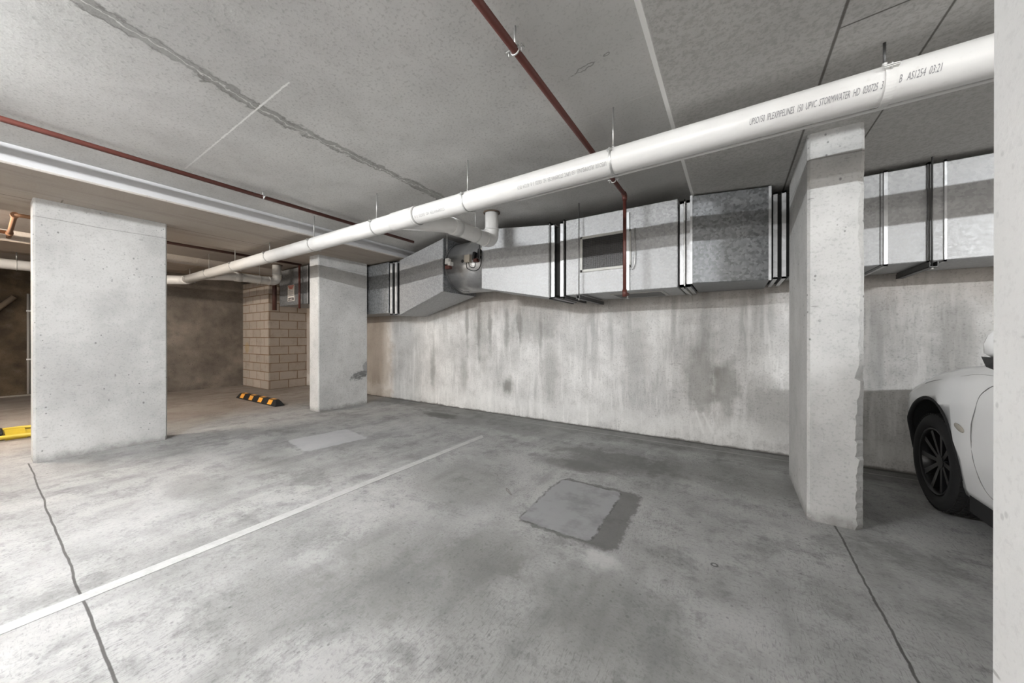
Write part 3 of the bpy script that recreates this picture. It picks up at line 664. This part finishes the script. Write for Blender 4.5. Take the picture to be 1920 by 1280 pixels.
# ================================================================== LEFT BAY OBJECTS
ws = thing('wheel_stop', 'black rubber wheel stop with orange-yellow reflective panels on the far floor', 'wheel stop', (-7.45, 2.9, 0))
L0, L1, Y0, H = -8.28, -6.63, 2.80, .105
rings = []
for x, s in ((L0, .25), (L0+.05, .75), (L0+.10, 1), (L1-.10, 1), (L1-.05, .75), (L1, .25)):
    hh = H*s; ysh = 0
    rings.append([(x, Y0, 0), (x, Y0, .012), (x, Y0+.045*s+.0, hh), (x, Y0+.15-.045*s, hh), (x, Y0+.15, .012), (x, Y0+.15, 0)])
MB().loft(rings, smooth=False).build('rubber_body', M_RUBBER, ws)
sl = math.atan2(H-.012, .045)
for i in range(4):
    xc = L0+.24+i*.39
    u = Vector((0, .045, H-.012)).normalized(); nrm = Vector((0, -u.z, u.y)); base = Vector((xc, Y0, .012))+u*.008
    p = []
    for d in (.0015, .004):
        for sx, t in ((-.075, 0), (.075, 0), (.075, .083), (-.075, .083)): p.append(base+Vector((sx, 0, 0))+u*t+nrm*d)
    MB().hexa(p).build('reflective_panel', M_YEL, ws)
    MB().box(xc-.075, xc+.075, Y0+.045, Y0+.105, H, H+.002).build('reflective_panel', M_YEL, ws)
# low yellow barrier behind the left column
yb = thing('parking_barrier', 'low yellow folding parking barrier lying behind the left column', 'barrier', (-7.4, .2, 0))
MB().tube(rounded([(-6.85, .55, .05), (-7.02, .30, .05), (-7.02, -.8, .05), (-7.5, -.8, .05), (-7.62, .35, .05), (-7.45, .6, .05), (-6.85, .55, .05)], .1, 5), .024, 10).build('tube_frame', M_YPNT, yb)
MB().box(-7.56, -7.08, .17, .32, .005, .055).box(-7.5, -7.12, .32, .50, .015, .04).build('base_plate', M_YPNT, yb)
bevel(MB().box(-7.50, -7.12, -.35, .16, .01, .095).build('lock_housing', M_BLACK, yb), .01)
# wall conduit and rail on the far-left wall
wc = thing('wall_conduit', 'thin pale vertical conduit on the dark far-left wall', 'conduit', (-12.1, .56, .35))
MB().tube([(-12.16, .565, .04), (-12.16, .565, 2.1)], .02, 8).build('tube', plain('dull_grey_conduit', (.40, .38, .35), .6), wc)
for z in (.75, 1.75): MB().box(-12.2, -12.135, .54, .63, z-.015, z+.015).build('saddle', M_WHITE, wc)
tag(MB().tube([(-12.14, -.25, 1.15), (-12.14, .40, 2.02)], .045, 8).build('sloping_rail', plain('pale_brown_rail', (.30, .235, .17), .7, 0, .3, 6)), 'pale sloping rail on the dark far-left wall', 'rail')
# rusty pipes under the far-left slab
rs = thing('rusty_pipe', 'rusty brown pipe with elbow and tee under the far-left ceiling', 'pipe', (-7, .2, 2.6))
MB().tube(rounded([(-6.86, 1.0, 2.6), (-6.86, .23, 2.6), (-8.37, .23, 2.58)], .05, 4), .022, 12).build('pipe_run', M_RUST, rs)
MB().tube([(-8.10, -1.2, 2.6), (-8.10, .26, 2.6)], .024, 12).build('tee_branch', M_RUST, rs)
MB().tube([(-6.86, .23, 2.6), (-6.93, .23, 2.6)], .032, 12).build('fitting', M_RUST, rs); MB().tube([(-8.05, .23, 2.59), (-8.15, .23, 2.59)], .032, 12).build('fitting', M_RUST, rs)
t = thing('bend_hanger', 'thin zinc rod holding the white pipe left of the wide column', 'hanger', (-9.415, .33, PZ))
MB().tube([(-9.415, .33, PZ+.08), (-9.415, .33, SOFFIT-.001)], .008, 8).build('rod', M_STEEL, t)
ring((-9.415, .33, PZ), .083, .004, 'y').build('clip', M_STEEL, t)

# ================================================================== CAR
car = thing('parked_car', 'white car parked nose-in to the wall behind the chipped column', 'car', (2.05, 1.9, 0))
XC = 2.05; NOSE, TAIL = 4.41, -.15
def lerp(tab, t):
    if t <= tab[0][0]: return tab[0][1]
    for (a, va), (b, vb) in zip(tab, tab[1:]):
        if t <= b: f = (t-a)/(b-a); f = f*f*(3-2*f)*.35+f*.65; return va+(vb-va)*f
    return tab[-1][1]
def halfw(y): return lerp([(TAIL, .70), (.0, .82), (.4, .885), (2.5, .905), (3.2, .905), (3.6, .903), (4.0, .893), (4.13, .84), (4.25, .72), (4.35, .52), (NOSE, .38)], y)
def crown(y): return lerp([(TAIL, .90), (.3, 1.0), (1.8, 1.02), (2.6, 1.04), (3.1, 1.05), (3.4, 1.015), (3.7, .96), (4.0, .875), (4.2, .765), (NOSE, .62)], y)
def side_x(y, z):
    """half width of the body at height z"""
    w_ = halfw(y); zt = crown(y)
    s = lerp([(.20, .93), (.30, .965), (.42, .985), (.55, 1.0), (.70, .998), (.82, .985)], z)
    f = max(0, (z-(zt-.13))/.13); s -= .10*f*f
    return w_*s
rings = []
ys = [TAIL+(NOSE-TAIL)*i/70 for i in range(71)]
for y in ys:
    zt = crown(y); zl = .24 if y < 4.0 else .24+.06*(y-4.0)/.33
    zs = [zl, zl+.05, .36, .46, .56, zt-.24, zt-.17, zt-.11, zt-.06, zt-.025, zt]
    left = [(XC-side_x(y, z), y, z) for z in zs]
    hw = side_x(y, zt)
    bon = [(hw*.86, zt+.022), (hw*.6, zt+.045), (hw*.3, zt+.058), (0, zt+.062)]
    left = [(XC-hw*1.0*.6*1.1, y, zl-.02)]+left+[(XC-a, y, b_) for a, b_ in bon]
    right = [(2*XC-p[0], p[1], p[2]) for p in reversed(left[:-1])]
    rings.append(left+right)
body = MB().loft(rings, smooth=True, cap=True).build('body', M_CARW, car)
# wheel openings cut out of the closed body shell
WY, WZ, WR = 3.66, .335, .335
cuts = []
for wy in (WY, WY-2.62):
    for sx in (-1, 1):
        xa = XC+sx*.60; xb = XC+sx*1.1
        c_ = MB().tube([(xa, wy, WZ+.03), (xb, wy, WZ+.05)], .39, 56); pass
        o1 = MB().tube([(xa, wy, WZ+.03), (xb, wy, WZ+.05)], .39, 56).build('cutter', M_LINER); cuts.append(o1)
for c_ in cuts:
    m_ = body.modifiers.new('cut', 'BOOLEAN'); m_.operation = 'DIFFERENCE'; m_.solver = 'EXACT'; m_.object = c_
dg = bpy.context.evaluated_depsgraph_get(); dg.update()
nm = bpy.data.meshes.new_from_object(body.evaluated_get(dg)); body.modifiers.clear(); body.data = nm
for c_ in cuts: bpy.data.objects.remove(c_)
nm.materials.clear(); nm.materials.append(M_CARW); nm.materials.append(M_LINER)
for p in nm.polygons:
    c = p.center+Vector(worg(body)); p.material_index = 0
    for wy in (WY, WY-2.62):
        if math.hypot(c.y-wy, c.z-WZ-.05) < .394 and abs(c.x-XC) < .885 and abs(p.normal.x) < .3: p.material_index = 1
    if abs(c.x-XC) < .62 and c.z < .9 and abs(p.normal.x) > .9: p.material_index = 1
    if c.z < .28 and p.normal.z < -.5: p.material_index = 1
# arch lip, sill skirt
def arch(sx, wy):
    pts = []
    for i in range(33):
        a = math.radians(-8+196*i/32); y = wy+.39*math.cos(a); z = WZ+.05+.39*math.sin(a)
        x = side_x(y, max(.22, z)); pts.append((XC+sx*(x-.012), y, z))
    MB().tube(pts, .016, 8).build('wheel_arch_trim', M_LINER, car)
for wy in (WY, WY-2.62):
    for sx in (-1, 1): arch(sx, wy)
for sx in (-1, 1):
    b = MB(); a_, b_ = sorted((XC+sx*.86, XC+sx*.55)); b.hexa([(a_, WY-2.2, .16), (b_, WY-2.2, .16), (b_, WY-.42, .16), (a_, WY-.42, .16), (a_, WY-2.2, .27), (b_, WY-2.2, .27), (b_, WY-.42, .27), (a_, WY-.42, .27)])
    b.build('sill', M_LINER, car)
# cabin
def cab(y): return lerp([(.0, .02), (.5, .30), (.9, .46), (1.6, .50), (2.2, .44), (2.7, .18), (3.0, .0)], y)
gl = []
for i in range(31):
    y = .05+2.9*i/30; h = cab(y); zb = crown(y)-.02; wb = side_x(y, crown(y)-.06)-.02; wt = wb-.28*h/.5*.75
    gl.append([(XC-wb, y, zb-.05), (XC-wb, y, zb+.01), (XC-wt, y, zb+h*.92), (XC-wt*.85, y, zb+h+.02), (XC, y, zb+h+.05), (XC+wt*.85, y, zb+h+.02), (XC+wt, y, zb+h*.92), (XC+wb, y, zb+.01), (XC+wb, y, zb-.05)])
MB().loft(gl, smooth=True).build('windows', M_GLASS, car)
rf = []
for i in range(21):
    y = .75+1.55*i/20; h = cab(y); zb = crown(y)-.02; wb = side_x(y, crown(y)-.06)-.02; wt = wb-.28*h/.5*.75
    rf.append([(XC-wt-.006, y, zb+h*.88), (XC-wt*.86, y, zb+h+.03), (XC, y, zb+h+.065), (XC+wt*.86, y, zb+h+.03), (XC+wt+.006, y, zb+h*.88), (XC, y, zb+h*.9)])
MB().loft(rf, smooth=True).build('roof', M_CARW, car)
for sx in (-1, 1):
    for (ya, yb_) in ((2.85, 2.2), (.35, .85), (1.55, 1.5)):
        pts = []
        for i in range(9):
            f = i/8; y = ya+(yb_-ya)*f; h = cab(yb_)*f if ya != 1.55 else cab(1.5)*f
            zb = crown(y); wb = side_x(y, crown(y)-.06)-.02; pts.append((XC+sx*(wb-.28*h/.5*.75+.004), y, zb-.02+h*.93))
        MB().tube(pts, .022, 8).build('pillar', M_CARW, car)
# door and panel gaps
M_GAP = plain('panel_gap', (.20, .20, .20), .8)
def gap(pts, sx=-1, name='panel_gap', r=.0022, mat=M_GAP):
    q = rounded([(y, z, 0) for y, z in pts], .07, 6)
    MB().tube([(XC+sx*(side_x(p[0], p[1])-.0002), p[0], p[1]) for p in q], r, 6).build(name, mat, car)
for sx in (-1, 1):
    gap([(2.60, 1.0), (2.93, .955), (3.08, .865), (3.115, .68), (3.09, .45), (3.02, .33), (1.85, .31), (1.82, 1.0)], sx)
    gap([(1.78, 1.0), (1.78, .45), (1.5, .36), (1.38, .40), (1.28, .72)], sx)
    gap([(2.75, .40), (1.9, .385)], sx, 'door_strip', .008, M_LINER)
    gap([(2.35, 1.0), (3.15, .99), (3.7, .89), (4.1, .77)], sx, 'bonnet_gap', .0015, plain('bonnet_seam', (.35, .35, .35), .7))
# repeater lamps, mirrors, door handles, head lamps
for sx in (-1, 1):
    y, z = 3.235, .655; x = XC+sx*(side_x(y, z)+.001)
    rr = []
    for i in range(9):
        t_ = -1+2*i/8; q = math.sqrt(max(0, 1-t_*t_))*.92+.08
        rr.append([(XC+sx*side_x(y+.055*t_, z)+sx*.008*q*math.cos(2*PI*k_/10), y+.055*t_, z+.012*t_+.019*q*math.sin(2*PI*k_/10)) for k_ in range(10)])
    MB().loft(rr).build('side_repeater', M_LAMP, car)
    rr = []
    for zz, yf, yb_, xi, xo in ((1.107, 2.655, 2.58, .93, 1.03), (1.125, 2.662, 2.53, .915, 1.06), (1.17, 2.63, 2.50, .915, 1.075), (1.21, 2.60, 2.49, .92, 1.07), (1.245, 2.55, 2.49, .94, 1.05)):
        rr.append([(XC+sx*(xo+(xi-xo)*a), yf+(yb_-yf)*b_, zz) for a, b_ in ((0.12, .25), (.35, 0), (.8, 0), (1, .35), (1, 1), (.12, 1), (0, .7))])
    mi = MB().loft(rr).build('door_mirror', M_CARW, car)
    MB().hexa([(XC+sx*.87, 2.62, .96), (XC+sx*1.035, 2.63, 1.06), (XC+sx*1.03, 2.54, 1.06), (XC+sx*.87, 2.50, .96), (XC+sx*.87, 2.66, 1.06), (XC+sx*1.04, 2.655, 1.108), (XC+sx*1.04, 2.52, 1.108), (XC+sx*.87, 2.48, 1.06)]).build('mirror_base', M_BLACK, mi)
    yh, zh = 2.0, .86; xh = XC+sx*(side_x(yh, zh)+.012)
    MB().tube(rounded([(xh-sx*.02, yh-.09, zh), (xh, yh-.08, zh), (xh, yh+.08, zh), (xh-sx*.02, yh+.09, zh)], .02), .010, 8).build('door_handle', M_CARW, car)
    # head lamp on the rounded front corner
    hd = []
    for i in range(9):
        y = 4.08+.2*i/8; zc_ = .66; hh = .055*math.sin(PI*(i+.6)/9.2)+.01
        x_ = side_x(y, zc_)+.004; hd.append([(XC+sx*x_, y, zc_-hh), (XC+sx*(x_), y, zc_+hh), (XC+sx*(x_-.03), y-.01, zc_+hh), (XC+sx*(x_-.03), y-.01, zc_-hh)])
    MB().loft(hd).build('head_lamp', plain('lamp_lens', (.5, .52, .55), .1), car)
MB().box(XC-.35, XC+.35, NOSE-.03, NOSE+.01, .36, .50).build('grille', M_BLACK, car)
# wheels
def lathe_x(cx, cy, cz, prof, n=64, sx=1):
    rr = []
    for i in range(n+1):
        a = 2*PI*i/n
        rr.append([(cx+sx*x, cy+r*math.cos(a), cz+r*math.sin(a)) for x, r in prof])
    return rr
def wheel(cx, cy, sx, steer=0.0):
    R = WR; wb = .115
    prof = [(-wb*.8, .225), (-wb, .25), (-wb, R-.05), (-wb*.85, R-.018), (-wb*.7, R-.008), (wb*.7, R-.008), (wb*.85, R-.018), (wb, R-.05), (wb, .25), (wb*.8, .225), (wb*.5, .215), (-wb*.5, .215)]
    ty = MB(); ty.loft([r for r in lathe_x(cx, cy, WZ, prof, 64, 1)], smooth=True, cap=False)
    tyre = ty.build('tyre', M_RUBBER, car)
    tb = MB()
    for i in range(60):
        for j, (xa, xb) in enumerate(((-.098, -.062), (-.054, -.022), (-.014, .014), (.022, .054), (.062, .098))):
            a0 = 2*PI*(i+(.5 if j % 2 else 0))/60; a1 = a0+2*PI/60*.72
            r0, r1 = R-.012, R-(.006 if j in (0, 4) else 0)
            p = []
            for r in (r0, r1):
                for x, a in ((xa, a0), (xb, a0), (xb, a1), (xa, a1)): p.append((cx+x, cy+r*math.cos(a), WZ+r*math.sin(a)))
            tb.hexa(p)
    tb.build('tread', M_RUBBER, tyre)
    o = sx*wb
    rm = MB(); pr = [(sx*.085, .228), (sx*.10, .232), (sx*.105, .222), (sx*.09, .212), (sx*.02, .205), (-sx*.06, .205), (-sx*.06, .222)]
    rm.loft([r for r in lathe_x(cx, cy, WZ, pr, 64, 1)], smooth=True, cap=False)
    rm.tube([(cx+sx*.02, cy, WZ), (cx+sx*.075, cy, WZ)], .045, 24)
    rim = rm.build('rim', M_RIM, car)
    for i in range(10):
        a = 2*PI*i/10; u = Vector((0, math.cos(a), math.sin(a))); v = Vector((0, -math.sin(a), math.cos(a))); c0 = Vector((cx, cy, WZ)); X_ = Vector((sx, 0, 0))
        p = []
        for d in (.045, .07):
            for rr_, ww in ((.03, -.012), (.03, .012), (.21, .018), (.21, -.018)): p.append(c0+u*rr_+v*ww+X_*(d+(.02 if rr_ > .1 else 0)))
        MB().hexa(p).build('spoke', M_RIM, rim)
    MB().tube([(cx-sx*.02, cy, WZ), (cx+sx*.01, cy, WZ)], .15, 24).build('brake_disc', M_STEELD, rim)
for wy in (WY, WY-2.62):
    for sx in (-1, 1): wheel(XC+sx*.765, wy, sx)

# ================================================================== LAMPS (behind the camera, on the ceiling)
def batten(x, y, mat, lab, top=SLAB):
    t = thing('batten_light', lab, 'light', (x, y, top-.1), None)
    bevel(MB().box(x-.61, x+.61, y-.03, y+.03, top-.024, top-.0005).build('housing', M_WHITE, t), .006)
    for s in (-1, 1): MB().box(x+s*.60-.012, x+s*.60+.012, y-.014, y+.014, top-.076, top-.024).build('lamp_holder', M_WHITE, t)
    MB().tube([(x-.585, y, top-.062), (x+.585, y, top-.062)], .013, 12).build('tube', mat, t)
batten(-2.95, -1.0, M_TUBE, 'lit fluorescent batten on the ceiling over the middle bay')
batten(3.6, -.9, M_TUBER, 'lit fluorescent batten on the ceiling over the car bay')
batten(-7.3, -.9, M_TUBEL, 'lit warm batten on the ceiling of the left bay', SLAB)
batten(-.7, -3.6, M_TUBEFILL, 'added fill batten on the ceiling behind the camera between the rows', SOFFIT)  # extra batten added as fill for the centre floor and column side
for x, q in ((-2.75, 'middle'), (3.6, 'right'), (-8.0, 'left')):
    batten(x, -6.2, M_TUBEB, 'lit batten of the rear row, '+q+' bay')
